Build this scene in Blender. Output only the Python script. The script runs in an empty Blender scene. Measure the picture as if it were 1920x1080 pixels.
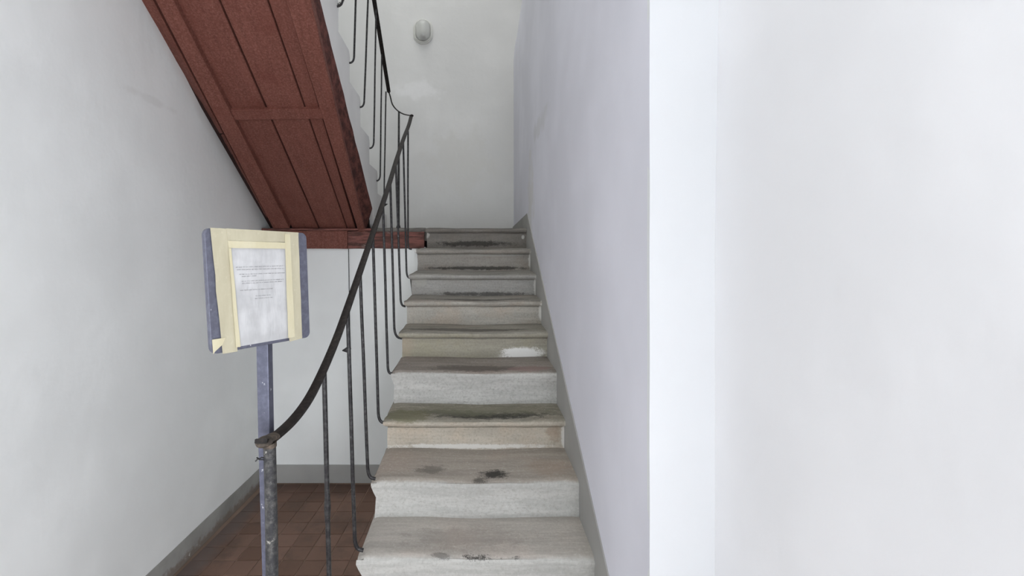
import bpy, math, random
from mathutils import Vector, noise
random.seed(7)
scn = bpy.context.scene
H = 2.196            # camera height above the tiled floor
F = 900.0            # focal length in pixels of a 1920 px wide frame

def lin(c):
    c /= 255.0
    return c / 12.92 if c <= 0.04045 else ((c + 0.055) / 1.055) ** 2.4
def rgb(r, g, b): return (lin(r), lin(g), lin(b), 1.0)

# ------------------------------------------------------------------ camera
cam_d = bpy.data.cameras.new('camera'); cam = bpy.data.objects.new('camera', cam_d)
scn.collection.objects.link(cam); scn.camera = cam
cam.location = (0, 0, H); cam.rotation_euler = (math.pi / 2, 0, 0)
cam_d.sensor_fit = 'HORIZONTAL'; cam_d.sensor_width = 36; cam_d.lens = 36 * F / 1920
cam_d.shift_x = (960 - 879) / 1920; cam_d.shift_y = -(540 - 457) / 1920
cam_d.clip_start = 0.05
# ------------------------------------------------------------------ world, lights, exposure
w = bpy.data.worlds.new('sky'); scn.world = w; w.use_nodes = True
w.node_tree.nodes['Background'].inputs[0].default_value = (0.80, 0.88, 1.0, 1)
w.node_tree.nodes['Background'].inputs[1].default_value = 1.0

def area(name, loc, aim, sx, sy, power, col):
    d = bpy.data.lights.new(name, 'AREA'); d.shape = 'RECTANGLE'; d.size = sx; d.size_y = sy
    d.energy = power; d.color = col
    o = bpy.data.objects.new(name, d); scn.collection.objects.link(o); o.location = loc
    o.rotation_euler = (Vector(aim) - Vector(loc)).to_track_quat('-Z', 'Y').to_euler()
    return o
area('entrance_daylight', (-0.75, -4.18, 1.75), (-0.75, 0, 1.75), 2.2, 3.0, 22, (0.93, 0.95, 1.0))
area('side_window_daylight', (0.82, -2.3, 1.30), (-2.0, -1.3, 1.2), 1.6, 2.1, 210, (0.92, 0.945, 1.0))
area('stairwell_skylight', (-0.65, 3.3, 8.4), (-0.65, 3.5, 0), 2.2, 3.2, 56, (1.0, 1.0, 0.965))
scn.view_settings.view_transform = 'Standard'; scn.view_settings.look = 'None'
scn.view_settings.gamma = 1; scn.view_settings.use_curve_mapping = False
scn.view_settings.exposure = 0.17

# ------------------------------------------------------------------ helpers
def at(px, py, Y): return Vector(((px - 879) * Y / F, Y, H + (457 - py) * Y / F))
def link(o): scn.collection.objects.link(o); return o
def root(name, loc, label=None, cat=None, group=None, kind=None):
    o = link(bpy.data.objects.new(name, None)); o.location = loc; o.empty_display_size = 0.1
    tag(o, label, cat, group, kind); return o
def tag(o, label=None, cat=None, group=None, kind=None):
    if label: o['label'] = label
    if cat: o['category'] = cat
    if group: o['group'] = group
    if kind: o['kind'] = kind
    return o
class MB:
    def __init__(s): s.v = []; s.f = []; s.a = []
    def add(s, vs, fs, att=None):
        b = len(s.v); s.v += [tuple(v) for v in vs]; s.f += [tuple(i + b for i in f) for f in fs]
        s.a += list(att) if att else [0.0] * len(vs)
    def box(s, x0, x1, y0, y1, z0, z1):
        s.add([(x, y, z) for z in (z0, z1) for y in (y0, y1) for x in (x0, x1)],
              [(0, 2, 3, 1), (4, 5, 7, 6), (0, 1, 5, 4), (2, 6, 7, 3), (0, 4, 6, 2), (1, 3, 7, 5)])
    def prism(s, pts, off):
        n = len(pts); off = Vector(off)
        s.add(list(pts) + [Vector(p) + off for p in pts],
              [tuple(range(n))[::-1], tuple(range(n, 2 * n))] + [(i, (i + 1) % n, n + (i + 1) % n, n + i) for i in range(n)])
    def loft(s, A, B):
        n = len(A)
        s.add(list(A) + list(B), [tuple(range(n))[::-1], tuple(range(n, 2 * n))] + [(i, (i + 1) % n, n + (i + 1) % n, n + i) for i in range(n)])
    def tube(s, pts, r, n=10, wx=1.0, wz=1.0, cap=True, up=Vector((0, 0, 1)), sq=False):
        pts = [Vector(p) for p in pts]; rs = r if isinstance(r, (list, tuple)) else [r] * len(pts)
        vs = []; fs = []; prev = None
        for i, p in enumerate(pts):
            t = (pts[min(i + 1, len(pts) - 1)] - pts[max(i - 1, 0)]).normalized()
            ref = prev if prev is not None else (Vector((1, 0, 0)) if abs(t.x) < 0.9 else Vector((0, 1, 0)))
            a = (ref - t * ref.dot(t)).normalized(); b = t.cross(a).normalized(); prev = a
            for k in range(n):
                th = 2 * math.pi * (k + (0.5 if sq else 0)) / n
                vs.append(p + a * math.cos(th) * rs[i] * wx + b * math.sin(th) * rs[i] * wz)
        for i in range(len(pts) - 1):
            for k in range(n):
                fs.append((i * n + k, i * n + (k + 1) % n, (i + 1) * n + (k + 1) % n, (i + 1) * n + k))
        if cap: fs += [tuple(range(n))[::-1], tuple(range((len(pts) - 1) * n, len(pts) * n))]
        s.add(vs, fs)
    def ball(s, c, r, n=10, m=6):
        rx, ry, rz = r if isinstance(r, (tuple, list)) else (r, r, r)
        vs = [(c[0], c[1], c[2] - rz)]; fs = []
        for i in range(1, m):
            ph = -math.pi / 2 + math.pi * i / m
            for k in range(n):
                th = 2 * math.pi * k / n
                vs.append((c[0] + rx * math.cos(ph) * math.cos(th), c[1] + ry * math.cos(ph) * math.sin(th), c[2] + rz * math.sin(ph)))
        vs.append((c[0], c[1], c[2] + rz)); T = len(vs) - 1
        for k in range(n):
            fs.append((0, 1 + (k + 1) % n, 1 + k)); fs.append((T, T - n + k, T - n + (k + 1) % n))
        for i in range(m - 2):
            for k in range(n):
                a = 1 + i * n + k; b = 1 + i * n + (k + 1) % n
                fs.append((a, b, b + n, a + n))
        s.add(vs, fs)
    def build(s, name, mat, parent=None, smooth=None, att=False, bevel=0):
        me = bpy.data.meshes.new(name)
        off = Vector((0, 0, 0))
        me.from_pydata(s.v, [], s.f); me.validate(); me.update()
        import bmesh
        bm = bmesh.new(); bm.from_mesh(me); bmesh.ops.recalc_face_normals(bm, faces=bm.faces); bm.to_mesh(me); bm.free()
        if att:
            at_ = me.attributes.new('wear_shade', 'FLOAT', 'POINT')
            at_.data.foreach_set('value', s.a)
        if smooth is not None:
            me.shade_smooth(); me.set_sharp_from_angle(angle=math.radians(smooth))
        me.materials.append(mat)
        o = link(bpy.data.objects.new(name, me))
        if parent:
            o.parent = parent
            p = parent; tot = Vector((0, 0, 0))
            while p: tot += p.location; p = p.parent
            o.location = -tot
        if bevel:
            m = o.modifiers.new('bevel', 'BEVEL'); m.width = bevel; m.segments = 2; m.limit_method = 'ANGLE'
        return o

# ------------------------------------------------------------------ material building blocks
class NT:
    def __init__(s, name, rough=0.8, metal=0.0):
        s.m = bpy.data.materials.new(name); s.m.use_nodes = True; s.t = s.m.node_tree
        s.b = s.t.nodes['Principled BSDF']; s.b.inputs['Roughness'].default_value = rough; s.b.inputs['Metallic'].default_value = metal
        s.b.inputs['Specular IOR Level'].default_value = 0.3
        s.tc = s.t.nodes.new('ShaderNodeTexCoord'); s.co = s.tc.outputs['Object']
    def n(s, kind, **kw):
        nd = s.t.nodes.new(kind)
        for k, v in kw.items(): setattr(nd, k, v)
        return nd
    def L(s, a, b): s.t.links.new(a, b)
    def setin(s, sock, v):
        if hasattr(v, 'is_output') or isinstance(v, bpy.types.NodeSocket): s.L(v, sock)
        else: sock.default_value = v
    def noise(s, scale, detail=4, rough=0.55, stretch=None, co=None):
        c = co or s.co
        if stretch:
            mp = s.n('ShaderNodeMapping'); mp.inputs['Scale'].default_value = stretch; s.L(c, mp.inputs[0]); c = mp.outputs[0]
        nd = s.n('ShaderNodeTexNoise'); nd.inputs['Scale'].default_value = scale; nd.inputs['Detail'].default_value = detail
        nd.inputs['Roughness'].default_value = rough; s.L(c, nd.inputs['Vector']); return nd.outputs[0]
    def math(s, op, a, b=0.0, c=None):
        nd = s.n('ShaderNodeMath', operation=op); s.setin(nd.inputs[0], a); s.setin(nd.inputs[1], b)
        if c is not None: s.setin(nd.inputs[2], c)
        return nd.outputs[0]
    def ramp(s, v, lo, hi, a=0.0, b=1.0):
        nd = s.n('ShaderNodeMapRange'); nd.interpolation_type = 'SMOOTHSTEP'
        s.L(v, nd.inputs[0]); nd.inputs[1].default_value = lo; nd.inputs[2].default_value = hi
        nd.inputs[3].default_value = a; nd.inputs[4].default_value = b; return nd.outputs[0]
    def mix(s, fac, a, b, blend='MIX'):
        nd = s.n('ShaderNodeMix', data_type='RGBA', blend_type=blend)
        s.setin(nd.inputs[0], fac); s.setin(nd.inputs[6], a); s.setin(nd.inputs[7], b); return nd.outputs[2]
    def blob(s, c, r, nz, namt=0.5, lo=1.0, hi=0.6):
        sub = s.n('ShaderNodeVectorMath', operation='SUBTRACT'); s.L(s.co, sub.inputs[0]); sub.inputs[1].default_value = c
        mul = s.n('ShaderNodeVectorMath', operation='MULTIPLY'); s.L(sub.outputs[0], mul.inputs[0]); mul.inputs[1].default_value = [1 / q for q in r]
        ln = s.n('ShaderNodeVectorMath', operation='LENGTH'); s.L(mul.outputs[0], ln.inputs[0])
        d = s.math('ADD', ln.outputs['Value'], s.math('MULTIPLY', s.math('SUBTRACT', nz, 0.5), namt * 6.5))
        return s.ramp(d, hi, lo, 1.0, 0.0)
    def bump(s, h, strength=0.3, dist=0.01):
        b = s.n('ShaderNodeBump'); b.inputs['Strength'].default_value = strength; b.inputs['Distance'].default_value = dist
        s.L(h, b.inputs['Height'])
        if s.b.inputs['Normal'].is_linked: s.L(s.b.inputs['Normal'].links[0].from_socket, b.inputs['Normal'])
        s.L(b.outputs[0], s.b.inputs['Normal'])
    def col(s, c): s.setin(s.b.inputs['Base Color'], c); return s.m

def plaster(name, c, var=0.03, patches=(), bump=0.25):
    m = NT(name, 0.9)
    big = m.noise(1.3, 3, 0.5); fine = m.noise(14, 5, 0.6); mid = m.noise(3.2, 4, 0.6, (1, 1, 0.45))
    dark = tuple(q * (1 - 2.2 * var) for q in c[:3]) + (1,); lite = tuple(min(1, q * (1 + var)) for q in c[:3]) + (1,)
    col = m.mix(m.ramp(big, 0.35, 0.68), dark, lite)
    col = m.mix(m.ramp(mid, 0.60, 0.78, 0, 0.35), col, tuple(q * 0.93 for q in c[:3]) + (1,))
    for (cc, rr, pc, amt) in patches:
        k = m.math('MULTIPLY', m.blob(cc, rr, m.noise(6, 4, 0.6), 0.35, 1.0, 0.3), amt)
        col = m.mix(k, col, pc)
    m.bump(m.noise(5, 3, 0.5), 0.25, 0.02); m.bump(fine, bump, 0.004)
    m.bump(m.noise(26, 2, 0.5, (1, 1, 0.3)), 0.12, 0.004)
    return m.col(col)

WHITE = rgb(240, 242, 240)
M_wall = plaster('lime_plaster', WHITE)
M_wallL = plaster('lime_plaster_left', WHITE, 0.025, [((-1.78, 2.75, 2.196 + .82), (0.3, .3, .03), rgb(204, 204, 200), 0.25)])
M_wallR = plaster('lime_plaster_stair', rgb(225, 225, 234), 0.03, [((.538, 3.6, H + .9), (0.3, .5, .1), rgb(195, 195, 192), 0.35),
        ((.538, 4.2, H + .35), (0.3, .25, .5), rgb(212, 210, 204), 0.5)])
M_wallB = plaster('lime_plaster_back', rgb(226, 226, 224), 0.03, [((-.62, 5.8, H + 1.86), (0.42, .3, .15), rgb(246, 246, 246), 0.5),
        ((-.1, 5.8, H + .95), (.5, .3, .5), rgb(216, 215, 210), 0.5)])
M_jamb = plaster('fresh_plaster', rgb(227, 229, 231), 0.012, (), 0.12)
M_front = plaster('white_plaster_front', rgb(241, 241, 243), 0.025)
M_skirt = plaster('grey_skirting_paint', rgb(168, 167, 163), 0.08, (), 0.2)

def skirt_worn():
    m = NT('grey_skirting_paint_flaked', 0.85)
    nz = m.noise(22, 5, 0.7)
    col = m.mix(m.ramp(m.noise(3, 4), 0.3, 0.7), rgb(140, 139, 134), rgb(166, 165, 160))
    sep = m.n('ShaderNodeSeparateXYZ'); m.L(m.co, sep.inputs[0])
    low = m.math('ADD', sep.outputs[2], m.math('MULTIPLY', m.math('SUBTRACT', nz, 0.5), 0.16))
    col = m.mix(m.ramp(low, 0.02, 0.085, 0.8, 0.0), col, rgb(118, 104, 94))
    col = m.mix(m.ramp(m.noise(11, 5, 0.7), 0.66, 0.70, 0, 0.8), col, rgb(205, 203, 196))
    m.bump(nz, 0.3, 0.004); return m.col(col)
M_skirt_worn = skirt_worn()

def wood():
    m = NT('red_brown_painted_wood', 0.72)
    info = m.n('ShaderNodeObjectInfo').outputs['Random']
    g = m.noise(5, 5, 0.65, (8, 0.9, 0.9)); f = m.noise(90, 4, 0.7); sp = m.noise(40, 3, 0.8)
    col = m.mix(m.ramp(g, 0.3, 0.72), rgb(100, 58, 47), rgb(122, 74, 62))
    col = m.mix(m.ramp(f, 0.40, 0.75, 0, 0.8), col, rgb(152, 104, 92))
    col = m.mix(m.ramp(m.noise(160, 2, .5), 0.5, 0.7, 0, 0.5), col, rgb(88, 50, 42))
    col = m.mix(m.ramp(m.noise(3, 3), 0.55, 0.8, 0, 0.6), col, rgb(98, 48, 38))
    col = m.mix(m.math('MULTIPLY', info, 0.35), col, rgb(100, 58, 50))
    col = m.mix(m.ramp(sp, 0.70, 0.76, 0, 0.5), col, rgb(176, 150, 140))
    m.bump(f, 0.35, 0.003); m.bump(g, 0.25, 0.004); return m.col(col)
M_wood = wood()
def oldwood():
    m = NT('scuffed_red_brown_beam', 0.8)
    g = m.noise(4, 5, 0.7, (1.2, 6, 8))
    col = m.mix(m.ramp(g, 0.4, 0.65), rgb(84, 58, 52), rgb(134, 88, 80))
    col = m.mix(m.ramp(m.noise(7, 5, 0.7, (0.7, 4, 4)), 0.58, 0.7, 0, 0.8), col, rgb(150, 138, 130))
    m.bump(g, 0.4, 0.006); return m.col(col)
M_oldwood = oldwood()
def darkwood():
    m = NT('dark_red_brown_wood', 0.8); g = m.noise(12, 6, 0.75, (3, 1, 1))
    col = m.mix(m.ramp(g, 0.38, 0.66), rgb(66, 38, 33), rgb(116, 70, 62)); m.bump(g, .5, .008); return m.col(col)
M_wooddark = darkwood()  # darker tone of the red brown wood, for the side board

def metal(name, a, b, rough=0.5, chips=0.0, chipc=rgb(170, 165, 158)):
    m = NT(name, rough, 0.35)
    col = m.mix(m.ramp(m.noise(60, 5, 0.7), 0.4, 0.7), a, b)
    if chips: col = m.mix(m.ramp(m.noise(45, 4, 0.6), 0.70 - chips * 0.05, 0.74, 0, 0.8), col, chipc)
    m.bump(m.noise(120, 3), 0.25, 0.001); return m.col(col)
M_iron = metal('wrought_iron_dark', rgb(44, 43, 44), rgb(78, 77, 77), 0.42, 0.6, rgb(150, 148, 146))
M_rail = metal('handrail_iron', rgb(30, 27, 26), rgb(52, 46, 43), 0.55, 0.3, rgb(128, 118, 108))
M_newel = metal('worn_newel_iron', rgb(56, 56, 58), rgb(96, 95, 92), 0.6, 1.0, rgb(170, 168, 160))
M_rust = metal('rubbed_cap_iron', rgb(74, 68, 62), rgb(112, 100, 88), 0.7, 1.2, rgb(150, 128, 106))
M_wire = metal('thin_wire', rgb(40, 40, 40), rgb(70, 70, 70), 0.6)
M_sign = metal('blue_grey_sign_metal', rgb(98, 99, 112), rgb(112, 114, 128), 0.45, 0.2, rgb(210, 210, 215)); 
M_pole = metal('blue_grey_pole_metal', rgb(88, 90, 104), rgb(102, 104, 120), 0.45, 0.5, rgb(220, 220, 225))

def stone(name, riser, tread, dark=0.3, warm=None, blobs=(), ends=True):
    m = NT(name, 0.85)
    at_ = m.n('ShaderNodeAttribute'); at_.attribute_name = 'wear_shade'; wear_shade = at_.outputs['Fac']
    nz = m.noise(9, 6, 0.65, (0.6, 1, 1)); fine = m.noise(75, 6, 0.75); streak = m.noise(8, 7, 0.72, (0.35, 3, 3)); grit = m.noise(190, 2, 0.6)
    wr = m.math('ADD', wear_shade, m.math('MULTIPLY', m.math('SUBTRACT', nz, 0.5), 0.5))
    r2 = m.mix(m.ramp(streak, 0.40, 0.60), tuple(q * 0.84 for q in riser[:3]) + (1,), riser)
    if warm: r2 = m.mix(m.ramp(m.noise(4.5, 5, 0.65), 0.42, 0.68, 0, 0.55), r2, warm)
    t2 = m.mix(m.ramp(streak, 0.40, 0.62), tuple(q * (1 - dark * 1.15) for q in tread[:3]) + (1,), tread)
    t2 = m.mix(m.ramp(m.noise(3, 3, 0.5), 0.5, 0.72, 0, 0.5), t2, tuple(q * f for q, f in zip(tread[:3], (1.08, 0.98, 0.95))) + (1,))
    col = m.mix(m.ramp(wr, 0.30, 0.72), r2, t2)
    col = m.mix(m.ramp(fine, 0.47, 0.72, 0, 0.5), col, tuple(q * 0.66 for q in tread[:3]) + (1,))
    col = m.mix(m.ramp(fine, 0.46, 0.28, 0, 0.45), col, tuple(min(1, q * 1.25) for q in riser[:3]) + (1,))
    bn = m.math('MULTIPLY_ADD', m.noise(30, 7, 0.8, (0.55, 1, 1)), 0.75, m.math('MULTIPLY', grit, 0.25))
    for (c, r, bc, amt, rag) in blobs:
        soft = 1.0 if rag < 0.6 else 0.75
        col = m.mix(m.math('MULTIPLY', m.blob(c, r, bn, rag, 1.12, 0.70 if rag < .42 else .55), amt), col, bc)
    m.bump(nz, 0.35, 0.012); m.bump(fine, 0.3, 0.004); m.bump(streak, 0.25, 0.008)
    return m.col(col)

# ------------------------------------------------------------------ the shell
XR = 0.538; YB = 5.8; YL = 4.40; ZT = 8.55
def wall_slab(name, fn, us, vs, thick, mat):
    """front surface fn(u,v)->point, extruded by thick vector, closed"""
    nu, nv = len(us), len(vs); m = MB(); V = []
    for u in us:
        for v in vs: V.append(Vector(fn(u, v)))
    B = [p + Vector(thick) for p in V]; n = nu * nv; F_ = []
    for i in range(nu - 1):
        for j in range(nv - 1):
            a = i * nv + j; q = (a, a + 1, a + nv + 1, a + nv); F_.append(q); F_.append(tuple(k + n for k in q[::-1]))
    for i in range(nu - 1):
        for j in (0, nv - 1):
            a = i * nv + j; F_.append((a, a + nv, a + nv + n, a + n))
    for j in range(nv - 1):
        for i in (0, nu - 1):
            a = i * nv + j; F_.append((a, a + 1, a + 1 + n, a + n))
    m.add(V + B, F_); o = m.build(name, mat, smooth=40); tag(o, kind='structure'); return o
def fr(a, b, n): return [a + (b - a) * i / n for i in range(n + 1)]
def undul(y, z, s=0.006): return s * noise.noise(Vector((y * 0.9, z * 0.8, 3.1)))

def xleft(y, z):
    zc = z - H; yy = min(max(y, 1.6), YL)
    lo = -1.892 - 0.063 * (YL - min(max(y, -3), YL)); hi = -1.892 + 0.066 * (YL - yy)
    t = min(max((zc + H) / (1.3 + H), 0), 1)
    return lo + (hi - lo) * t
wall_slab('wall_left', lambda u, v: (xleft(u, v) + undul(u, v), u, v), fr(-4.4, YB + .02, 70), fr(-0.1, ZT, 56), (-0.3, 0, 0), M_wallL)
def backfn(u, v):
    return (u, YB + undul(u + 5, v, 0.008), v)
wall_slab('wall_back', backfn, fr(-2.1, 0.95, 30), fr(-0.1, ZT, 40), (0, 0.3, 0), M_wallB)
def rightfn(u, v):
    zc = v - H; t = max(0, (u - 4.42)) / (YB - 4.42)
    x = XR + 0.003 * t
    if zc > 2.2: x += t * min(1.0, (zc - 2.2) / 0.7) ** 1.6 * 0.14
    return (x + undul(u + 9, v, 0.005), u, v)
wall_slab('wall_right', rightfn, fr(1.43, 4.42, 30) + fr(4.46, YB + .02, 14), fr(-0.1, ZT, 50), (0.2, 0, 0), M_wallR)
XN = 0.7325
# the thick return of the stair wall, brighter, facing the hall
def jambfn(u, v):
    return (XR + (XN + 0.012 * min(1, max(0, (v - H) / .8)) - XR) * u, 1.428 + (0.004 * noise.noise(Vector((u, v * 4, 1))) if u < 0.01 else 0), v)
wall_slab('wall_return', jambfn, fr(0, 1, 6), fr(-0.1, 4.3, 60), (0, 0.02, 0), M_jamb)
wall_slab('wall_right_front', lambda u, v: (XN + 0.012 * min(1, max(0, (v - H) / .8)) + undul(u * 2, v, 0.006) * min(1, (1.44 - u) * 4), u, v),
          fr(-1.3, 1.44, 20), fr(-0.1, 4.3, 36), (0.3, 0, 0), M_front)
mb = MB(); mb.box(XN + .004, 1.04, -3.3, -1.29, 2.5, 4.3); mb.box(XN + .004, 1.04, -3.3, -1.29, -.1, .15); mb.box(XN + .004, 1.04, -4.4, -3.3, -.1, 4.3)
tag(mb.build('wall_right_entrance', M_jamb), kind='structure')
# wall closing the space under the landing
wall_slab('wall_under_landing', lambda u, v: (u, YL + 0.012 + undul(u + 2, v, 0.003), v), fr(-1.98, -0.40, 14), fr(-0.05, H - 0.03, 14), (0, 0.15, 0), M_wall)
# hall wall behind the viewer with the wide entrance opening
mb = MB(); mb.box(-2.7, -1.9, -4.4, -4.2, -.1, 4.3); mb.box(0.4, 1.1, -4.4, -4.2, -.1, 4.3); mb.box(-1.9, 0.4, -4.4, -4.2, 3.3, 4.3)
tag(mb.build('wall_front', M_wall), kind='structure')
mb = MB(); mb.box(-2.7, 1.1, -4.4, 1.2, 4.2, 4.4); tag(mb.build('ceiling', M_wall), kind='structure')
mb = MB(); mb.box(-2.6, 1.1, 1.2, 6.1, 8.5, 8.65); mb.box(-2.6, 1.1, 1.2, 1.4, 4.2, 8.5)
tag(mb.build('ceiling_stairwell', M_wall), kind='structure')

# skirtings
def strip_x(name, mat, pts, tk, parent=None):
    pass
mb = MB()
ys = fr(-4.1, YL + 0.01, 40)
for a, b in zip(ys[:-1], ys[1:]):
    def sec(y):
        x = xleft(y, 0.08); h = 0.166 + 0.004 * noise.noise(Vector((y * 6, 0, 0)))
        return [(x - 0.03, y, 0.0), (x + 0.008, y, 0.0), (x + 0.006, y, h), (xleft(y, h) - .03, y, h)]
    mb.loft(sec(a), sec(b))
tag(mb.build('baseboard_left', M_skirt_worn, smooth=30), kind='structure')
mb = MB(); mb.box(-1.89, -0.45, YL - 0.002, YL + 0.03, 0.004, 0.166)
tag(mb.build('baseboard_back', M_skirt), kind='structure')
mb = MB()
P = [(1.44, H - 1.27 - 0.6056 * 0.394), (1.834, H - 1.27), (3.1, H - .503), (4.39, H + .278), (5.81, H + .203), (5.81, H + .05), (4.39, H - .1), (1.44, H - 1.95)]
mb.prism([(XR + 0.03, y, z) for y, z in P], (-0.037, 0, 0))
tag(mb.build('baseboard_right', M_skirt), kind='structure')

# ------------------------------------------------------------------ floor with terracotta tiles
def tilemat():
    m = NT('terracotta_tile', 0.62)
    info = m.n('ShaderNodeObjectInfo').outputs['Random']
    geo = m.n('ShaderNodeNewGeometry').outputs['Position']
    nz = m.noise(3.0, 5, 0.65, None, geo)
    col = m.mix(info, rgb(112, 86, 72), rgb(132, 104, 90))
    col = m.mix(m.ramp(nz, 0.45, 0.7, 0, 0.7), col, rgb(92, 76, 66))
    sep = m.n('ShaderNodeSeparateXYZ'); m.L(geo, sep.inputs[0])
    # grime collected along the left wall; a darker tone towards the far wall
    e = m.math('ADD', sep.outputs[0], m.math('MULTIPLY', sep.outputs[1], -0.075))
    e = m.math('ADD', e, m.math('MULTIPLY', m.math('SUBTRACT', m.noise(5, 4, 0.6, None, geo), 0.5), 0.25))
    col = m.mix(m.ramp(e, -2.13, -1.98, 0.75, 0.0), col, rgb(108, 98, 94))
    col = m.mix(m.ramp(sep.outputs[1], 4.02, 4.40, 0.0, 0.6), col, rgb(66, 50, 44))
    m.bump(m.noise(60, 4, 0.7, None, geo), 0.3, 0.003); m.bump(m.noise(9, 4, 0.6, None, geo), 0.3, 0.006)
    return m.col(col)
M_tile = tilemat()
M_mortar = plaster('pale_mortar', rgb(158, 136, 120), 0.15)
mb = MB(); mb.box(-2.7, 1.1, -4.4, 6.1, -0.12, -0.004)
floor = mb.build('floor', M_mortar); tag(floor, kind='structure')
TW, TD, TJ = 0.158, 0.1512, 0.006
sh = 0.085
mb = MB(); hw, hd = (TW - TJ) / 2, (TD - TJ) / 2
bz = 0.0015; c = 0.003
low = [(-hw - sh * hd, -hd, -0.004), (hw - sh * hd, -hd, -0.004), (hw + sh * hd, hd, -0.004), (-hw + sh * hd, hd, -0.004)]
mid = [(x, y, -bz) for x, y, z in low]; top = [(x * (1 - c / hw), y * (1 - c / hd), 0) for x, y, z in low]
V = low + mid + top
mb.add(V, [(3, 2, 1, 0)] + [(i, (i + 1) % 4, 4 + (i + 1) % 4, 4 + i) for i in range(4)] + [(4 + i, 4 + (i + 1) % 4, 8 + (i + 1) % 4, 8 + i) for i in range(4)] + [(8, 9, 10, 11)])
tile0 = mb.build('tile', M_tile, floor)
first = True; nt = 0
restm = MB()
for r in range(0, 57):
    yc = 4.386 - TD * (r + 0.5)
    for k in range(-5, 26):
        xc = -1.529 + TW * (k - 0.5) + sh * (yc - 4.31)
        if xc < xleft(yc, 0) - 0.02 or xc > XN: continue
        vis = yc > 2.35 and xc < -0.50
        if yc > 0.8 and xc > -0.50: continue
        if vis:
            o = tile0 if first else link(tile0.copy())
            first = False
            o.parent = floor; o.location = (xc, yc, random.uniform(0.0, 0.0022)); o.rotation_euler = (random.gauss(0, .003), random.gauss(0, .003), random.gauss(0, .004)); nt += 1
        else:
            restm.add([(x + xc, y + yc, z + 0.001) for x, y, z in V], [(0, 1, 5, 4), (1, 2, 6, 5), (2, 3, 7, 6), (3, 0, 4, 7), (8, 9, 10, 11), (4, 5, 9, 8), (5, 6, 10, 9), (6, 7, 11, 10), (7, 4, 8, 11)])
tag(restm.build('tile_field', M_tile, floor), kind='stuff')

# ------------------------------------------------------------------ lower flight of stone stairs
stairs = root('staircase', (0.03, 2.9, 0), 'lower flight of worn grey stone steps climbing along the white right wall to the landing', 'staircase')
# n : (Y of nose, z of nose, type)
ST = {1: (2.025, -1.3185, 0), 2: (2.31, -1.1396, 0), 3: (2.635, -.966, 1), 4: (2.895, -.769, 0), 5: (3.22, -.590, 1),
      6: (3.485, -.410, 1), 7: (3.78, -.235, 1), 8: (4.107, -.041, 1), 9: (4.40, .147, 1)}
for n in (0, -1, -2, -3): ST[n] = (2.025 + .297 * (n - 1), -1.3185 + .1755 * (n - 1), 0)
BK = rgb(52, 50, 47); WH = rgb(222, 220, 214)
def chips(n):   # whitewash at the right end of a riser
    Y, z, t = ST[n]
    return ((0.535, Y + .02, H + z - .10), (0.022, .06, .09), WH, 0.8, 0.35)
SM = {}
SM[1] = stone('stone_step_pale', rgb(190, 189, 184), rgb(182, 176, 168), 0.14, None,
   [((0.055, 2.035, H - 1.32), (.09, .020, .02), BK, .9, .7), ((.20, 2.035, H - 1.32), (.03, .015, .02), BK, .8, .6), ((-.12, 2.04, H - 1.32), (.05, .02, .02), BK, .5, .6), ((0, 2.16, H - 1.32), (.3, .09, .04), rgb(120, 113, 106), .3, .6)])
SM[2] = stone('stone_step_pale_stained', rgb(190, 189, 184), rgb(168, 160, 150), 0.16, None,
   [((.125, 2.39, H - 1.14), (.085, .05, .03), BK, .95, .45), ((.06, 2.345, H - 1.14), (.05, .035, .03), BK, .7, .5), ((-.19, 2.43, H - 1.14), (.07, .05, .03), rgb(92, 88, 82), .6, .6),
    ((.40, 2.45, H - 1.14), (.12, .1, .03), rgb(150, 130, 112), .35, .5)])
SM[3] = stone('stone_step_beige_mossy', rgb(188, 180, 166), rgb(150, 145, 132), 0.3, rgb(190, 174, 154),
   [((.12, 2.72, H - .966), (.36, .06, .03), rgb(58, 57, 52), 1.0, .55), ((-.12, 2.76, H - .966), (.22, .05, .03), rgb(84, 84, 70), .7, .6), ((.05, 2.80, H - .966), (.5, .10, .03), rgb(112, 110, 92), .6, .7), ((-.35, 2.7, H - .966), (.14, .09, .03), rgb(108, 106, 80), .7, .3),
    ((.47, 2.66, H - 1.05), (.045, .05, .06), rgb(150, 128, 108), .5, .5), ((0.0, 2.66, H - 1.125), (.5, .06, .015), WH, .8, .5), chips(3)])
SM[4] = stone('stone_step_grey_plain', rgb(192, 191, 186), rgb(150, 142, 134), 0.25, None,
   [((.05, 2.99, H - .769), (.30, .07, .03), rgb(92, 86, 80), .8, .4), ((.37, 2.97, H - .769), (.14, .06, .03), rgb(140, 118, 114), .7, .3)])
SM[5] = stone('stone_step_limewash_patch', rgb(172, 167, 152), rgb(150, 146, 136), 0.28, rgb(164, 158, 134),
   [((.365, 3.235, H - .745), (.165, .06, .050), rgb(240, 239, 234), 1.0, .33), ((.0, 3.32, H - .59), (.42, .05, .03), rgb(88, 84, 78), .8, .4), ((-.42, 3.24, H - .70), (.06, .05, .08), rgb(178, 160, 142), .35, .5)])
SM[6] = stone('stone_step_ochre_tint', rgb(184, 180, 170), rgb(150, 146, 138), 0.3, rgb(182, 166, 148),
   [((.05, 3.56, H - .41), (.38, .05, .03), BK, .7, .5), ((.53, 3.51, H - .5), (.02, .05, .08), WH, .9, .3)])
SM[7] = stone('stone_step_mid_grey', rgb(180, 178, 173), rgb(150, 147, 140), 0.28, rgb(164, 160, 152),
   [((.10, 3.80, H - .40), (.45, .05, .02), BK, .7, .5), chips(7), ((-.38, 3.81, H - .29), (.06, .05, .05), rgb(176, 174, 166), .6, .4)])
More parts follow.
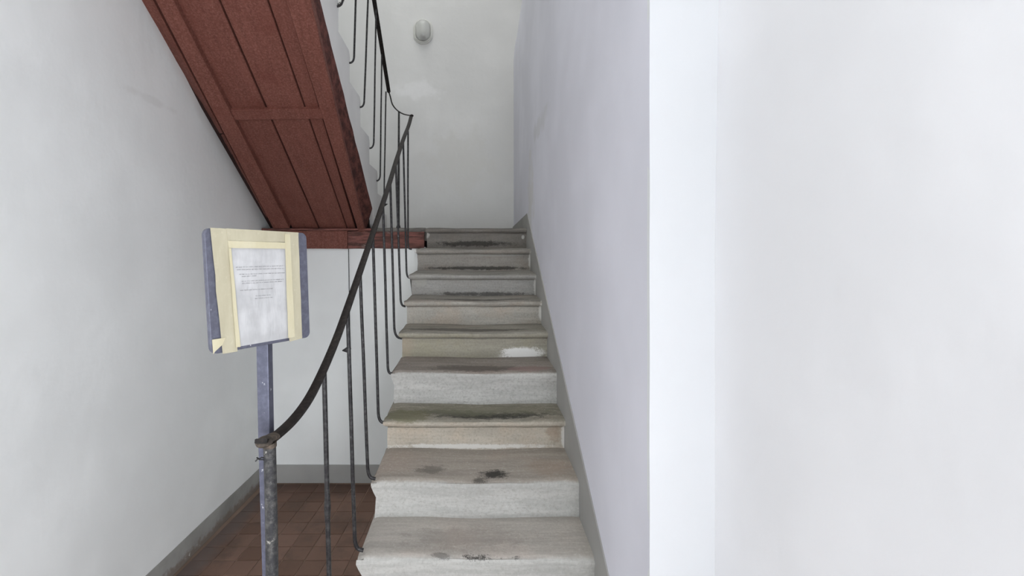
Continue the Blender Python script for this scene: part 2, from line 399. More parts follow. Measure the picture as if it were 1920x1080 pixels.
SM[8] = stone('stone_step_dark_grey', rgb(164, 159, 151), rgb(142, 139, 132), 0.28, rgb(158, 144, 130),
   [((.10, 4.13, H - .21), (.48, .05, .018), BK, .8, .5), ((.2, 4.13, H - .10), (.3, .05, .012), rgb(170, 168, 162), .6, .5), chips(8), ((-.465, 4.12, H - .13), (.022, .06, .12), rgb(215, 214, 210), 1.0, .1)])
SM[9] = stone('stone_step_darkest', rgb(140, 135, 128), rgb(126, 122, 116), 0.35, rgb(132, 124, 114),
   [((.05, 4.42, H + .0), (.4, .05, .03), BK, .8, .5), ((.50, 4.42, H + .06), (.016, .05, .02), WH, .8, .3), ((-.385, 4.42, H + .08), (.025, .05, .03), rgb(190, 186, 178), .9, .3)])  # stone tone darker overall than the steps below
SM[0] = SM[-1] = SM[-2] = SM[-3] = SM[1]
NX = 56
def make_step(n, xl, xr, name='step'):
    Y, z, t = ST[n]; z += H
    Yn = ST[n + 1][0] if n + 1 in ST else Y + 0.6
    zp = (ST[n - 1][1] + H) if n - 1 in ST else z - 0.15
    back = Yn + 0.06
    # profile (y, z, wear) from tread back to riser foot
    pr = []
    for q in fr(0, 1, 6): pr.append((back + (Y + 0.045 - back) * q, z + 0.006 * (1 - q), 1.0))
    if t == 0:
        R = 0.034
        for k in range(1, 7):
            a = k / 6 * math.pi / 2; pr.append((Y + R - math.sin(a) * R + .0, z - R + math.cos(a) * R, 1 - k / 6 * .95))
        for q in (0.15, .3, .5, .7, .85, 1.0): pr.append((Y + 0.014 * q * q + 0.006 * math.sin(q * 6), z - R + (zp - 0.03 - z + R) * q, 0.0))
    else:
        R = 0.023
        for k in range(0, 9):
            a = k / 8 * math.pi; pr.append((Y + R - math.sin(a) * R, z - R + math.cos(a) * R, 1 - min(1, k / 4) * .62))
        pr.append((Y + R + .004, z - 2 * R - .002, .9)); pr.append((Y + R + .008, z - 2 * R - .012, .3))  # undercut takes the tread tone: nosing shadow put into the colour
        for q in (0.2, .45, .7, 1.0): pr.append((Y + R + 0.009 + .003 * q, z - 2 * R - .012 + (zp - 0.03 - z + 2 * R + .012) * q, 0.0))
    low = min(p[1] for p in pr)
    pr.append((back, low, 0.0))
    m = MB(); V = []; A = []; np_ = len(pr)
    for i in range(NX + 1):
        u = i / NX; x = xl + (xr - xl) * u
        sag = -0.010 * math.exp(-((x - 0.08) / 0.28) ** 2) - 0.0
        for j, (y, zz, wv) in enumerate(pr):
            s = Vector((x * 5 + n * 7.3, y * 9, zz * 9)); d = noise.noise(s) * 0.0045 + noise.noise(s * 4) * 0.0015
            edge = 1.0 if j < np_ - 1 else 0.0
            front = 1.0 if (6 <= j <= 12) else 0.0
            xx = x
            if i == 0: xx = x - (0.010 if front else 0) + (0.012 if j > 13 else 0) + d * 1.5
            # rounded, worn arrises at the free left end
            drop = 0.0
            if u < 0.03 and j <= 9: drop = (0.010 if t else .016) * (1 - u / 0.03) ** 1.5
            if u > 0.98 and j <= 9: drop = .003
            V.append((xx, y + d * edge + (front * (0.004 * noise.noise(Vector((x * 3, n, 0)))) ), zz + (sag * (1 if j <= 9 else 0) + d * .6) * edge - drop)); A.append(wv)
    Fs = []
    for i in range(NX):
        for j in range(np_):
            a = i * np_ + j; b = i * np_ + (j + 1) % np_; Fs.append((a, b, b + np_, a + np_))
    Fs.append(tuple(range(np_))[::-1]); Fs.append(tuple(range(NX * np_, (NX + 1) * np_)))
    m.add(V, Fs, A)
    return m.build(name, SM[n], stairs if n < 9 else None, smooth=50, att=True)
for n in range(-3, 9): make_step(n, -0.463 if n < 8 else -0.455, 0.535)
# masonry body carrying the steps, plastered on its open side
mb = MB()
pts = [(-0.455, ST[-3][0] + .03, 0.0)]
for n in range(-3, 9):
    pts.append((-0.452, ST[n][0] + .05, H + ST[n][1] - .05)); pts.append((-0.452, ST[n + 1][0] + .05, H + ST[n][1] - .05))
pts.append((-0.452, YL + .05, 0.0)); pts[0] = (-0.452, ST[-3][0] + .05, 0.0)
mb.prism(pts, (0.98, 0, 0)); mb.build('side_wall', M_wall, stairs)

# ------------------------------------------------------------------ landing
landing = root('landing', (-0.6, 5.0, H - .05), 'stair landing with dark stone edge and red brown beam under it', 'landing')
make = make_step(9, -0.40, 0.535, 'stone_edge'); make.parent = landing; make.location = -landing.location
ZL = H + .147
M_land = stone('landing_paving', rgb(120, 114, 106), rgb(120, 114, 106))
mb = MB(); mb.box(-1.87, 0.53, YL + .06, YB - 0.005, ZL - .12, ZL - .004); mb.build('paving', M_land, landing)
def rough_bar(x0, x1, y0, y1, z0, z1, name, mat, parent, nz=0.003, N=30, bev=0.006):
    m = MB(); sec = [(y0, z0 + bev), (y0, z1 - bev), (y0 + bev, z1), (y1, z1), (y1, z0), (y0 + bev, z0)]
    V = []; A = []
    for i in range(N + 1):
        x = x0 + (x1 - x0) * i / N
        for (y, z) in sec:
            s = Vector((x * 9, y * 20 + z * 13, 1.7)); V.append((x, y + noise.noise(s) * nz, z + noise.noise(s + Vector((5, 5, 5))) * nz)); A.append(1.0)
    k = len(sec); Fs = []
    for i in range(N):
        for j in range(k): Fs.append((i * k + j, i * k + (j + 1) % k, (i + 1) * k + (j + 1) % k, (i + 1) * k + j))
    Fs += [tuple(range(k))[::-1], tuple(range(N * k, (N + 1) * k))]; m.add(V, Fs, A)
    return m.build(name, mat, parent, smooth=40, att=True)
# beam parts (front face close to Y = 4.40)
rough_bar(-1.888, -0.41, YL - 0.005, YL + .16, H - .045, H + .118, 'beam', M_oldwood, landing, .006)
rough_bar(-1.880, -1.108, YL - 0.028, YL - .004, H - .045, H + .118, 'fascia_board', M_wood, landing, .0015, 20, .003)
rough_bar(-1.885, -0.89, YL - 0.035, YL + .05, H + .120, H + .140, 'cover_strip', M_oldwood, landing, .003)
rough_bar(-0.89, -0.40, YL - 0.02, YL + .08, H + .110, ZL - .002, 'edge_stone', SM[9], landing, .006, 24, .012)

# ------------------------------------------------------------------ upper flight, seen from below
upper = root('staircase', (-1.3, 3.6, H + .9), 'upper flight seen from below, red brown boarded underside and white plastered side', 'staircase')
SL = 0.653; Z0 = 0.15
def sof(px, py, off=0.0):
    Y = (Z0 - off + SL * YL) / ((457 - py) / F + SL); return at(px, py, Y)
def line(p, q, y): return p[0] + (q[0] - p[0]) * (y - p[1]) / (q[1] - p[1])
NRM = Vector((0, SL, 1)).normalized()
TOPY = -420
M_gap = plaster('gap_shade_timber', rgb(46, 28, 24), .1)  # near-black base colour, paints the shade seen in the gaps between boards
def wallhit(px, py):
    Y = 3.0
    for _ in range(30):
        p = at(px, py, Y); Y = (xleft(p.y, p.z) - 0.004) * F / (px - 879)
    return at(px, py, Y)
def board(name, A, B, y0, y1, off, th=0.03, mat=None, gap=0.0, N=24, ragL=0.0, y1b=None):
    """A, B are the image-space edge lines the joints were measured along; y0 upper, y1 lower end"""
    m = MB(); V = []
    for i in range(N + 1):
        y = y0 + (y1 - y0) * i / N
        yb = y if y1b is None else y0 + (y1b - y0) * i / N
        a = sof(line(*A, y), y, off); b = sof(line(*B, yb), yb, off)
        if ragL: a = wallhit(line(*A, y), y)
        a.x += gap + (-.004 if ragL else 0) + (ragL * (noise.noise(Vector((a.y * 14, 2, 0))) + .6 * noise.noise(Vector((a.y * 45, 2, 0)))) if ragL else 0); b.x -= gap
        wob = 0.0015 * noise.noise(Vector((a.y * 5, off * 40, A[0][0])))
        a.z += wob; b.z += wob
        e = 0.003
        V += [a + NRM * e, a + Vector((e, 0, 0)), b - Vector((e, 0, 0)), b + NRM * e, b + NRM * th, a + NRM * th]
    k = 6; Fs = []
    for i in range(N):
        for j in range(k): Fs.append((i * k + j, i * k + (j + 1) % k, (i + 1) * k + (j + 1) % k, (i + 1) * k + j))
    Fs += [tuple(range(k))[::-1], tuple(range(N * k, (N + 1) * k))]; m.add(V, Fs)
    return m.build(name, mat or M_wood, upper, smooth=30)
Lout = ((265, 0), (490, 395)); Bl = ((291, 0), (506.7, 418)); Br = ((324, 0), (540, 422)); J1 = ((411, 0), (597, 425))
J2 = ((502, 0), (649, 422)); J3 = ((535.5, 0), (669, 425)); R1 = ((582, 0), (682, 425)); R2 = ((600, 0), (698, 391))
BrX = ((316, 0), (532, 422))
board('plank', ((327, 0), (544, 422)), J1, TOPY, 431, 0.0, gap=.006)
board('plank', J1, J2, TOPY, 431, 0.008, gap=.006)
board('plank', J2, ((539, 0), (666, 425)), TOPY, 431, 0.0, gap=.004)
board('batten', Bl, Br, TOPY, 428, 0.050, th=.06)
IN = ((286, 0), (497, 400))
board('edge_plank', Lout, IN, TOPY, 250, -0.004, th=.03, ragL=.010)
board('edge_plank', Lout, IN, 253, 392, -0.018, th=.03, ragL=.012, y1b=408)
# cross batten
m = MB(); q = [sof(424, 207, .036), sof(607, 205, .036), sof(612, 223, .036), sof(430, 225.5, .036)]
m.prism(q, NRM * .03); m.build('cross_batten', M_wood, upper, bevel=.003)
# right stringer, a four cornered beam
def wx(Y): return -0.875 + 0.02 * (YL - Y)
def onside(px, py): Y = 0.787 / ((879 - px) / F - 0.02); return at(px, py, Y)
m = MB(); m2 = MB(); N = 40; V = []; V2 = []
for i in range(N + 1):
    y = TOPY + (438 - TOPY) * i / N
    a = sof(line(*J3, y), y, .045); b = sof(line(*R1, y), y, .045)
    b.x += .004 * noise.noise(Vector((b.y * 8, 0, 0)))
    V += [a + NRM * .004, a + Vector((.004, 0, 0)), b - Vector((.004, 0, 0)), b + NRM * .005, b + NRM * .07, a + NRM * .07]
    # outer side board set back behind the stringer's arris
    c0 = onside(line(*R2, -40), -40); c1 = onside(line(*R2, 391), 391); t = min((b.y - c0.y) / (c1.y - c0.y), 1.0)
    c = c0 + (c1 - c0) * t; c.x += .005 * noise.noise(Vector((b.y * 10, 4, 0)))
    e = b + NRM * .022 + Vector((-.003, 0, 0))
    V2 += [e, c, c + Vector((-.05, 0, .015)), e + Vector((-.05, 0, .03))]
for (mm_, VV, k, nm, mt) in ((m, V, 6, 'stringer', M_wood), (m2, V2, 4, 'side_board', M_wooddark)):
    Fs = []
    for i in range(N):
        for j in range(k): Fs.append((i * k + j, i * k + (j + 1) % k, (i + 1) * k + (j + 1) % k, (i + 1) * k + j))
    Fs += [tuple(range(k))[::-1], tuple(range(N * k, (N + 1) * k))]; mm_.add(VV, Fs); mm_.build(nm, mt, upper, smooth=35)
# steps of the upper flight (nose Y, tread height)
US = [(5.22, .310), (4.90, .480), (4.63, .695), (4.215, .930), (3.828, 1.160), (3.455, 1.378), (3.134, 1.60), (2.80, 1.82), (2.47, 2.03), (2.15, 2.22)]
M_side = plaster('whitewash_string', rgb(234, 233, 230), 0.04)
def bottom_z(Y):     # white face starts along the upper edge of the stringer
    p = onside(605, 20); q = onside(693, 371); return p.z + (q.z - p.z) * (Y - p.y) / (q.y - p.y)
for i, (Y, z) in enumerate(US):
    Yn = US[i + 1][0] if i + 1 < len(US) else Y - .3
    zp = US[i - 1][1] if i else .147
    m = MB(); r = 0.02; pr = [(Yn - .04, H + z), (Y - .06, H + z - .000)]
    for k in range(5):
        a = k / 4 * math.pi / 2 * 1.2; pr.append((Y - .035 + math.sin(a) * .035, H + z - .035 + math.cos(a) * .035))
    pr += [(Y - .004, H + z - .07), (Y - .012, H + z - .10), (Y - .012, H + zp - .04), (Yn - .04, H + zp - .04)]
    m.prism([(-1.83, a, b) for a, b in pr], (wx(Y) - .008 + 1.83, 0, 0)); m.build('step', M_side, upper, smooth=45)
m = MB()
top = []
for i, (Y, z) in enumerate(US):
    if i == 0: top.append((Y + .001, .14))
    else: top.append((Y - .010, US[i - 1][1] + .004))
    top += [(Y - .010, z - .10), (Y + .001, z - .07), (Y + .001, z - .045), (Y - .010, z - .018), (Y - .035, z + .002)]
top.append((1.9, 2.222))
bot = [(y, bottom_z(y) - H) for y in (1.9, 2.4, 3.0, 3.6, 4.2, 4.5)] + [(4.6, .14)]
pts = top + bot
m.prism([(wx(y), y, H + z) for y, z in pts], (-.06, 0, 0)); m.build('side_panel', M_side, upper)
# inner filling slab between underside boards and steps
m = MB()
A0 = [(-1.80, 1.9, H + Z0 + SL * 2.5 + .045), (-0.90, 1.9, H + Z0 + SL * 2.5 + .045), (-0.90, 1.9, H + Z0 + SL * 2.5 + .2), (-1.80, 1.9, H + Z0 + SL * 2.5 + .2)]
B0 = [(-1.86, 4.5, H + .148), (-0.93, 4.5, H + .148), (-0.93, 4.5, H + .32), (-1.86, 4.5, H + .32)]
m.loft(A0, B0); m.build('core', M_gap, upper)
# ------------------------------------------------------------------ lower railing
rail = root('stair_railing', (-0.50, 1.26, 0.0), 'dark iron railing with square newel along the left side of the lower stone flight', 'railing')
def smoothpath(pts, n=8):
    pts = [Vector(p) for p in pts]; out = []
    for i in range(len(pts) - 1):
        p0 = pts[max(i - 1, 0)]; p1 = pts[i]; p2 = pts[i + 1]; p3 = pts[min(i + 2, len(pts) - 1)]
        for k in range(n):
            t = k / n; out.append(0.5 * ((2 * p1) + (p2 - p0) * t + (2 * p0 - 5 * p1 + 4 * p2 - p3) * t * t + (3 * p1 - p0 - 3 * p2 + p3) * t ** 3))
    return out + [pts[-1]]
rp = [at(489, 827, 1.20), at(501, 826, 1.245), at(515, 819, 1.286), at(550, 787, 1.42), at(580, 746, 1.565), at(606, 694, 1.73), at(632, 632, 1.895), at(653, 573, 2.07), at(677, 503, 2.33), at(699, 438, 2.66),
      at(719, 378, 2.93), at(731, 341, 3.24 - .03), at(743, 301, 3.51), at(756, 262, 3.83), at(766, 236, 4.15), at(771, 218, 4.34)]
for p in rp: p.x = p.x
def flatbar(path, wd, ht, name, mat, parent):
    """rectangular section, wd across, ht thick"""
    m = MB(); V = []; path = [Vector(p) for p in path]
    for i, p in enumerate(path):
        t = (path[min(i + 1, len(path) - 1)] - path[max(i - 1, 0)]).normalized()
        a = t.cross(Vector((0, 0, 1)))
        a = a.normalized() if a.length > 1e-3 else Vector((1, 0, 0)); b = a.cross(t).normalized()
        cut = .25
        for (u, v) in ((-1, -1 + cut), (-1, 1 - cut), (-1 + cut, 1), (1 - cut, 1), (1, 1 - cut), (1, -1 + cut), (1 - cut, -1), (-1 + cut, -1)):
            V.append(p + a * u * wd / 2 + b * v * ht / 2)
    k = 8; N = len(path) - 1; Fs = []
    for i in range(N):
        for j in range(k): Fs.append((i * k + j, i * k + (j + 1) % k, (i + 1) * k + (j + 1) % k, (i + 1) * k + j))
    Fs += [tuple(range(k))[::-1], tuple(range(N * k, (N + 1) * k))]; m.add(V, Fs)
    return m.build(name, mat, parent, smooth=30)
flatbar(smoothpath(rp), 0.030, 0.012, 'handrail', M_rail, rail)
# newel
m = MB(); m.tube([(-.500, 1.25, 0.0), (-.512, 1.25, H - .872), at(508.5, 950, 1.25), at(505.5, 836, 1.25)], 0.0155, 14); m.build('newel_post', M_newel, rail, smooth=60)
m = MB(); c = at(496, 828, 1.225); m.ball(c, (.021, .028, .0125), 12, 8); m.tube([at(487, 829, 1.20), at(500, 824, 1.235), at(513, 818, 1.275)], [.008, .017, .018], 10, 1.0, .55); m.build('end_cap', M_rust, rail, smooth=50)
m = MB(); c = at(505.5, 829, 1.25); m.tube([c, c + Vector((0, 0, -.012))], .0175, 14); m.build('collar', M_rust, rail, smooth=40)
def hooked(foot, bend, topp, r, name='baluster', parent=rail, mat=M_iron, seg=6):
    """bar whose foot is bent sideways into the edge of the step"""
    foot, bend, topp = Vector(foot), Vector(bend), Vector(topp)
    ins = foot + Vector((.010 if foot.x > bend.x else -.010, 0, -.002))
    low = Vector((bend.x, foot.y, foot.z))
    arc = []
    for k in range(seg + 1):
        t = k / seg; arc.append((1 - t) ** 2 * foot + 2 * t * (1 - t) * low + t * t * bend)
    up = [bend + (topp - bend) * q for q in (.25, .5, .75, 1)]
    wob = [Vector((.0015 * noise.noise(p * 4), 0, 0)) for p in up]
    m = MB(); m.tube([ins] + arc + [p + q for p, q in zip(up, wob)], r, 10, cap=True)
    return m.build(name, mat, parent, smooth=50)
BL = [  # Y, foot px, bend px, top px, radius
    (2.05, (677, 1031), (665, 1003), (652, 588), .0085), (2.33, (700, 897), (689, 868), (675, 508), .0080), (2.66, (719, 792), (709, 768), (699, 440), .0080),
    (2.92, (733, 700), (727, 684), (718, 382), .0078), (3.24, (751, 634), (739, 607), (732, 345), .0080), (3.51, (758, 574), (751, 556), (742, 306), .0078),
    (3.80, (768, 521), (762, 503), (756, 266), .0075), (4.13, (770, 467), (765, 455), (765, 246), .0075)]
bobs = []
for (Y, f, b, t, r) in BL: bobs.append(hooked(at(*f, Y), at(*b, Y), at(*t, Y), r))
hooked((-.458, 1.74, H - 1.52), (-.500, 1.74, H - 1.47), at(608, 700, 1.74), .0088)
hooked((-.458, 1.46, H - 1.69), (-.500, 1.46, H - 1.64), at(558, 780, 1.46), .0090) if False else None
# forged swelling on two bars
for (px, py, Y, rr) in ((650, 656, 2.05, .0135), (721, 384, 2.92, .012)):
    m = MB(); c = at(px, py, Y); m.tube([c + Vector((-.019, 0, -.003)), c, c + Vector((.019, 0, .005))], [.002, rr * .9, .002], 6); m.build('clip', M_iron, rail)
m = MB(); c = at(614, 952, 1.74); m.tube([c + Vector((0, 0, .05)), c, c + Vector((0, 0, -.05))], [.0095, .0125, .0095], 10); m.build('weld_swelling', M_iron, rail, smooth=50)
m = MB(); c = at(492, 862, 1.24)
m.tube([c + Vector((.02, 0, -.004)), c, c + Vector((-.012, 0, .002)), c + Vector((-.018, 0, -.004))], .0018, 5)
m.tube([c + Vector((.02, 0, .001)), c + Vector((-.003, 0, .006)), c + Vector((-.009, 0, .001))], .0018, 5)
m.tube([c + Vector((-.006, 0, .000)), c + Vector((-.010, -.01, .010))], .0018, 5); m.build('wire_twist', M_wire, rail)

# ------------------------------------------------------------------ upper railing
rail2 = root('stair_railing', (-.82, 4.9, H + .47), 'dark iron railing of the upper flight, against the back wall left of the wall lamp', 'railing')
def r2(px, py, X=-.82): Y = X * F / (px - 879); return at(px, py, Y)
hp = [r2(729, 172), r2(725, 150), r2(715, 80), r2(703, 10)]
d = (hp[-1] - hp[0]); hp.append(hp[0] + d * 1.6); hp.append(hp[0] + d * 2.4); hp[1] = hp[0] + d * .14; hp[2] = hp[0] + d * .57
flatbar(hp, .036, .014, 'handrail', M_rail, rail2)
m = MB(); m.ball(hp[0], (.016, .02, .014)); m.build('end_knob', M_rail, rail2, smooth=50)
st = smoothpath([hp[0], at(732, 182, 4.90), at(736, 196, 4.84), at(745, 207, 4.74), at(757, 214, 4.56), at(772, 217, 4.34)], 6)
flatbar(st, .012, .010, 'linking_strap', M_rail, rail2)
m = MB(); m.ball(at(772, 217, 4.34), (.017, .017, .013)); m.build('joint_knob', M_rail, rail2, smooth=50)
m = MB(); a = at(748, 209, 4.68); b = Vector((a.x, 4.50, ZL - .002)); b = at(747, 426, 4.47); b.z = ZL - .004
m.tube([b, a.lerp(b, .5), a], [.012, .011, .009], 10)
m.tube([b, b + Vector((0, 0, .03))], [.024, .015], 10); m.build('landing_post', M_iron, rail2, smooth=50)
for (f, bd, tp) in (((655, 118), (664, 104), (667, 0)), ((675, 201), (683, 187), (690, 0)), ((693, 278), (701, 263), (705, 20)), ((706, 339), (713, 326), (716, 92)), ((717, 392), (720, 376), (724, 150)), ((632, 12), (643, -6), (640, -60))):
    fp = onside(*f); Y = fp.y
    bp = at(bd[0], bd[1], Y); tx = at(tp[0], tp[1], Y)
    # run the bar on up to the handrail above it
    tq = (Y - hp[0].y) / d.y; zt = hp[0].z + d.z * tq
    if tp[0] == 640: tx = Vector((bp.x + .005, Y, zt))
    else:
        s = (zt - bp.z) / (tx.z - bp.z); tx = bp + (tx - bp) * s
    hooked(fp, bp, tx, .0072, 'baluster', rail2)
m = MB(); c = onside(633, 9) + Vector((.012, 0, 0))
for k in range(5):
    a = k * 1.3; m.tube([c + Vector((-.012 + .009 * k, -.004, .004 + .006 * k)), c + Vector((-.02 + .012 * k, -.012, -.010 + .008 * k)), c + Vector((-.006 + .01 * k, -.01, -.012 + .008 * k))], .0022, 5)
m.tube([c + Vector((-.02, -.01, -.015)), c + Vector((.01, -.012, .0)), c + Vector((.035, -.012, .03))], .003, 6)
m.build('wire_tie', M_wire, rail2)

# ------------------------------------------------------------------ thin cable from the beam
m = MB(); m.tube([at(653.5, 467, 4.385), at(654, 500, 4.39), at(655.5, 590, 4.395), at(656.5, 652, 4.40)], .0035, 6); m.ball(at(656.5, 652, 4.40), .008)
cb = m.build('cable', M_wire, smooth=50); tag(cb, 'thin black cable hanging down the white wall from the red brown beam behind the railing', 'cable')

# ------------------------------------------------------------------ notice stand
sign = root('notice_stand', (-.60, 1.315, 0.0), 'blue grey metal notice stand with taped paper sheet beside the newel post', 'sign')
TLp, BLp, TRp, BRp = at(383, 427, 1.165), at(397, 665, 1.165), at(574.5, 437, 1.42), at(581.5, 632, 1.42)
ex = ((TRp - TLp) + (BRp - BLp)) / 2; ez = ((TLp - BLp) + (TRp - BRp)) / 2
nb = ex.cross(ez).normalized()
if nb.y > 0: nb = -nb            # towards the viewer
def uv(u, v, d=0.0):             # u right 0..1, v down 0..1
    a = TLp.lerp(TRp, u); b = BLp.lerp(BRp, u); return a.lerp(b, v) + nb * d
def roundrect(u0, v0, u1, v1, r, d, seg=5):
    out = []
    for (cu, cv, a0) in ((u1 - r, v0 + r, -90), (u1 - r, v1 - r, 0), (u0 + r, v1 - r, 90), (u0 + r, v0 + r, 180)):
        for k in range(seg + 1):
            a = math.radians(a0 + 90 * k / seg); out.append(uv(cu + r * math.cos(a), cv + r * math.sin(a), d))
    return out
m = MB(); m.loft(roundrect(0, 0, 1, 1, .055, -.014), roundrect(0, 0, 1, 1, .055, 0.0)); m.build('board', M_sign, sign, bevel=.0015)
def tapemat(name, c, c2):
    m = NT(name, 0.6); col = m.mix(m.ramp(m.noise(18, 4, 0.6, (1, 1, .3)), 0.35, 0.7), c, c2)
    col = m.mix(m.ramp(m.noise(90, 3, .6), .55, .8, 0, .25), col, rgb(214, 208, 184)); m.bump(m.noise(35, 4, 0.6, (2, 2, .4)), .3, .002); return m.col(col)
M_tape = tapemat('masking_tape', rgb(178, 171, 147), rgb(190, 184, 160)); M_tape2 = tapemat('masking_tape_fresh', rgb(198, 190, 158), rgb(206, 199, 172))
def patch(pts, d, th, name, mat, parent):
    """thin flat piece; pts in board uv"""
    m = MB(); m.loft([uv(u, v, d) for u, v in pts], [uv(u, v, d + th) for u, v in pts]); return m.build(name, mat, parent)
def rag(p, q, n, s, k):
    out = []
    for i in range(n):
        t = i / n; out.append((p[0] + (q[0] - p[0]) * t + s * noise.noise(Vector((t * 9, k, 0))), p[1] + (q[1] - p[1]) * t + s * noise.noise(Vector((k, t * 9, 0)))))
    return out
def quad(a, b, c_, d_, s=.006, k=0):
    return rag(a, b, 6, s * .4, k) + rag(b, c_, 8, s, k + 1) + rag(c_, d_, 6, s * .4, k + 2) + rag(d_, a, 8, s, k + 3)
# paper first, slightly wavy
def papermat():
    m = NT('white_paper', 0.75); col = m.mix(m.ramp(m.noise(14, 3), .3, .7), rgb(178, 178, 178), rgb(198, 198, 198)); m.bump(m.noise(10, 3, .5, (2.5, 2.5, .8)), .5, .01); return m.col(col)
def inv(px, py):     # board uv of a measured point on the board
    u, v = .5, .5
    def pr(u, v):
        p = uv(u, v); return (879 + p.x / p.y * F, 457 - (p.z - H) / p.y * F)
    for _ in range(12):
        x, y = pr(u, v); e = 1e-3; xu, yu = pr(u + e, v); xv, yv = pr(u, v + e)
        a, b, c_, d_ = (xu - x) / e, (xv - x) / e, (yu - y) / e, (yv - y) / e; det = a * d_ - b * c_
        dx, dy = px - x, py - y; u += (d_ * dx - b * dy) / det; v += (-c_ * dx + a * dy) / det
    return (u, v)
def cz(cx, cy): return inv(360 + cx / 3.6, 400 + cy / 3.6)      # measured on a 3.6x enlargement
pc = [cz(240, 225), cz(630, 232), cz(668, 838), cz(312, 900)]
m = MB(); V = []; NU, NV = 18, 22
for j in range(NV + 1):
    for i in range(NU + 1):
        u = i / NU; v = j / NV
        a = (pc[0][0] * (1 - u) + pc[1][0] * u, pc[0][1] * (1 - u) + pc[1][1] * u); b = (pc[3][0] * (1 - u) + pc[2][0] * u, pc[3][1] * (1 - u) + pc[2][1] * u)
        q = (a[0] * (1 - v) + b[0] * v, a[1] * (1 - v) + b[1] * v)
        edge = min(u, 1 - u, v, 1 - v); dd = .0012 + min(edge * 8, 1) * .0012 * (0.7 + noise.noise(Vector((u * 5 + v * 1.6, v * 1.8, 0))))
        V.append(uv(q[0], q[1], dd))
n = len(V); V += [p - nb * .0006 for p in V]; Fs = []
for j in range(NV):
    for i in range(NU):
        a = j * (NU + 1) + i; f = (a, a + 1, a + NU + 2, a + NU + 1); Fs += [f, tuple(k + n for k in f[::-1])]
m.add(V, Fs); paper = m.build('paper_sheet', papermat(), sign, smooth=60); tag(paper, 'white printed notice sheet')
# illegible small print: rows of short strokes
M_ink = metal('grey_print', rgb(84, 84, 88), rgb(96, 96, 100), .9); M_ink.node_tree.nodes['Principled BSDF'].inputs['Metallic'].default_value = 0
m = MB(); rnd = random.Random(3)
rows = [((290, 364), (618, 354)), ((296, 381), (620, 371)), ((312, 412), (620, 401)), ((330, 427), (428, 421)), ((328, 459), (614, 444)), ((332, 473), (606, 459)), ((318, 520), (545, 507)), ((424, 557), (526, 550)), ((418, 575), (538, 566))]
for (a, b) in rows:
    x = a[0]; word = rnd.randint(3, 9)
    while x < b[0] - 2:
        t = (x - a[0]) / (b[0] - a[0]); y = a[1] + (b[1] - a[1]) * t
        if word == 0: x += 4.6; word = rnd.randint(2, 10); continue
        word -= 1
        h = rnd.choice((3.2, 3.2, 3.4, 5.2)); wv = rnd.uniform(.9, 2.0); y0 = y + 2.4
        tb = rnd.random()
        def qd(x0, y0_, x1, y1_):
            pts = [cz(x0, y0_), cz(x1, y0_), cz(x1, y1_), cz(x0, y1_)]; m.add([uv(p[0], p[1], .0042) for p in pts], [(0, 1, 2, 3)])
        qd(x, y0 - h, x + .9, y0)
        if tb < .6: qd(x, y0 - 3.2, x + wv + .9, y0 - 2.4)
        if tb > .3: qd(x, y0 - .8, x + wv + .9, y0)
        if tb > .5: qd(x + wv, y0 - 3.2, x + wv + .8, y0)
        x += wv + 1.9
m.build('printed_text', M_ink, paper)
patch(quad(cz(118, 98), cz(245, 105), cz(302, 932), cz(202, 948), k=3), .0030, .0005, 'tape_strip', M_tape, sign)
patch(quad(cz(224, 102), cz(712, 130), cz(706, 196), cz(236, 190), k=9), .0042, .0005, 'tape_strip', M_tape, sign)
patch(quad(cz(622, 128), cz(710, 132), cz(736, 842), cz(650, 866), k=17), .0046, .0005, 'tape_strip', M_tape, sign)
patch(quad(cz(232, 186), cz(630, 198), cz(630, 240), cz(240, 234), k=23), .0058, .0005, 'tape_strip', M_tape2, sign)
patch(quad(cz(616, 140), cz(652, 142), cz(684, 832), cz(640, 842), k=31), .0064, .0005, 'tape_strip', M_tape2, sign)
patch(quad(cz(238, 236), cz(254, 236), cz(318, 900), cz(288, 904), k=37), .0062, .0005, 'tape_strip', M_tape2, sign)
patch([cz(128, 852), cz(218, 838), cz(200, 884), cz(150, 930), cz(136, 950)], .0045, .0005, 'tape_strip', M_tape2, sign)
m = MB(); m.tube([(-.515, 1.318, .012), at(507, 1080, 1.318), at(499.5, 830, 1.318), at(496, 650, 1.318), at(489, 470, 1.318)], .0225, 4, sq=True); m.build('pole', M_pole, sign, bevel=.002)
m = MB(); m.box(-.76, -.475, 1.17, 1.47, .004, .014); m.build('base_plate', M_pole, sign, bevel=.003)

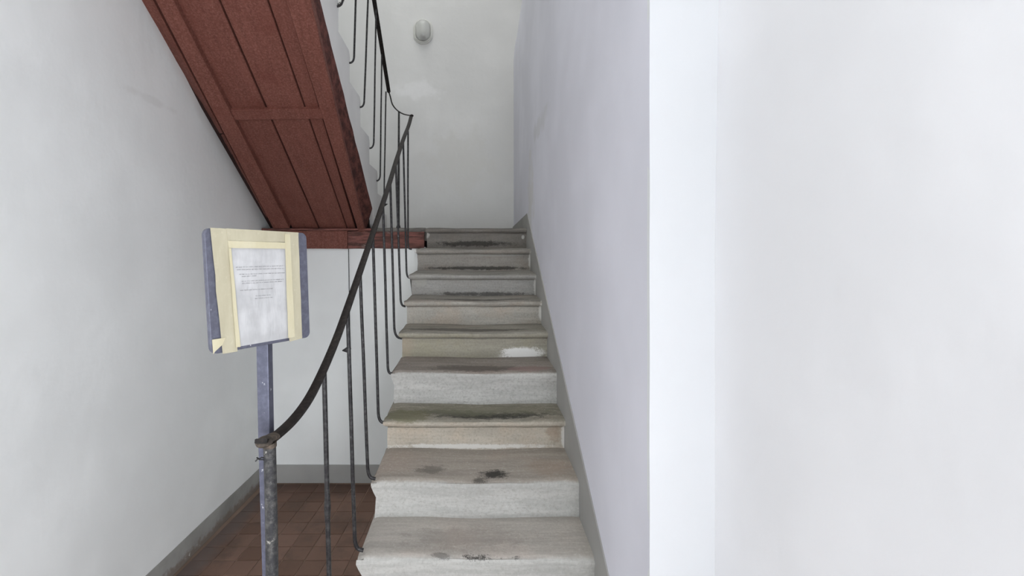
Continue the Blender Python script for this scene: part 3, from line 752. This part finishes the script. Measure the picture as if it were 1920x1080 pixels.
# ------------------------------------------------------------------ oval bulkhead lamp on the back wall
lamp = root('wall_lamp', (at(793.5, 60, 5.8)), 'oval white bulkhead lamp with ribbed glass dome high on the back wall', 'lamp')
def stadium(cx, y, cz_, hw_, hh, n=12):
    out = []
    for k in range(n + 1): a = math.pi * k / n; out.append(Vector((cx + hw_ * math.cos(a), y, cz_ + (hh - hw_) + hw_ * math.sin(a))))
    for k in range(n + 1): a = math.pi + math.pi * k / n; out.append(Vector((cx + hw_ * math.cos(a), y, cz_ - (hh - hw_) + hw_ * math.sin(a))))
    return out
c = lamp.location
def rings(specs, name, mat, parent, cap0=True, cap1=True):
    m = MB(); V = []; R = [stadium(c.x, c.y - d, c.z, a, b) for d, a, b in specs]; k = len(R[0])
    for r in R: V += r
    Fs = []
    for i in range(len(R) - 1):
        for j in range(k): Fs.append((i * k + j, i * k + (j + 1) % k, (i + 1) * k + (j + 1) % k, (i + 1) * k + j))
    if cap0: Fs.append(tuple(range(k)))
    if cap1: Fs.append(tuple(range((len(R) - 1) * k, len(R) * k)))
    m.add(V, Fs); return m.build(name, mat, parent, smooth=35)
mm = NT('lamp_white_enamel', .35); M_en = mm.col(rgb(218, 218, 213))
rings([(-.01, .119, .152), (.012, .119, .152), (.020, .112, .146)], 'back_plate', M_en, lamp)
rings([(.018, .104, .138), (.034, .104, .138), (.038, .098, .132), (.034, .090, .124), (.018, .090, .124)], 'rim', M_en, lamp, False, False)
g = NT('lamp_glass', .12); g.b.inputs['Transmission Weight'].default_value = .5; g.b.inputs['Specular IOR Level'].default_value = .6
M_glass = g.col(rgb(244, 245, 241))
rings([(.02, .088, .122), (.06, .086, .120), (.085, .078, .112), (.102, .060, .094), (.112, .030, .062), (.114, .008, .038)], 'glass_dome', M_glass, lamp, False, True)
m = MB(); m.tube([c + Vector((0, -.025, -.10)), c + Vector((0, -.045, -.06))], [.028, .024], 12); m.build('lamp_holder', M_wire, lamp, smooth=50)
m = MB(); m.ball(c + Vector((0, -.055, .0)), (.03, .03, .055), 12, 8); m.build('bulb', M_en, lamp, smooth=60)
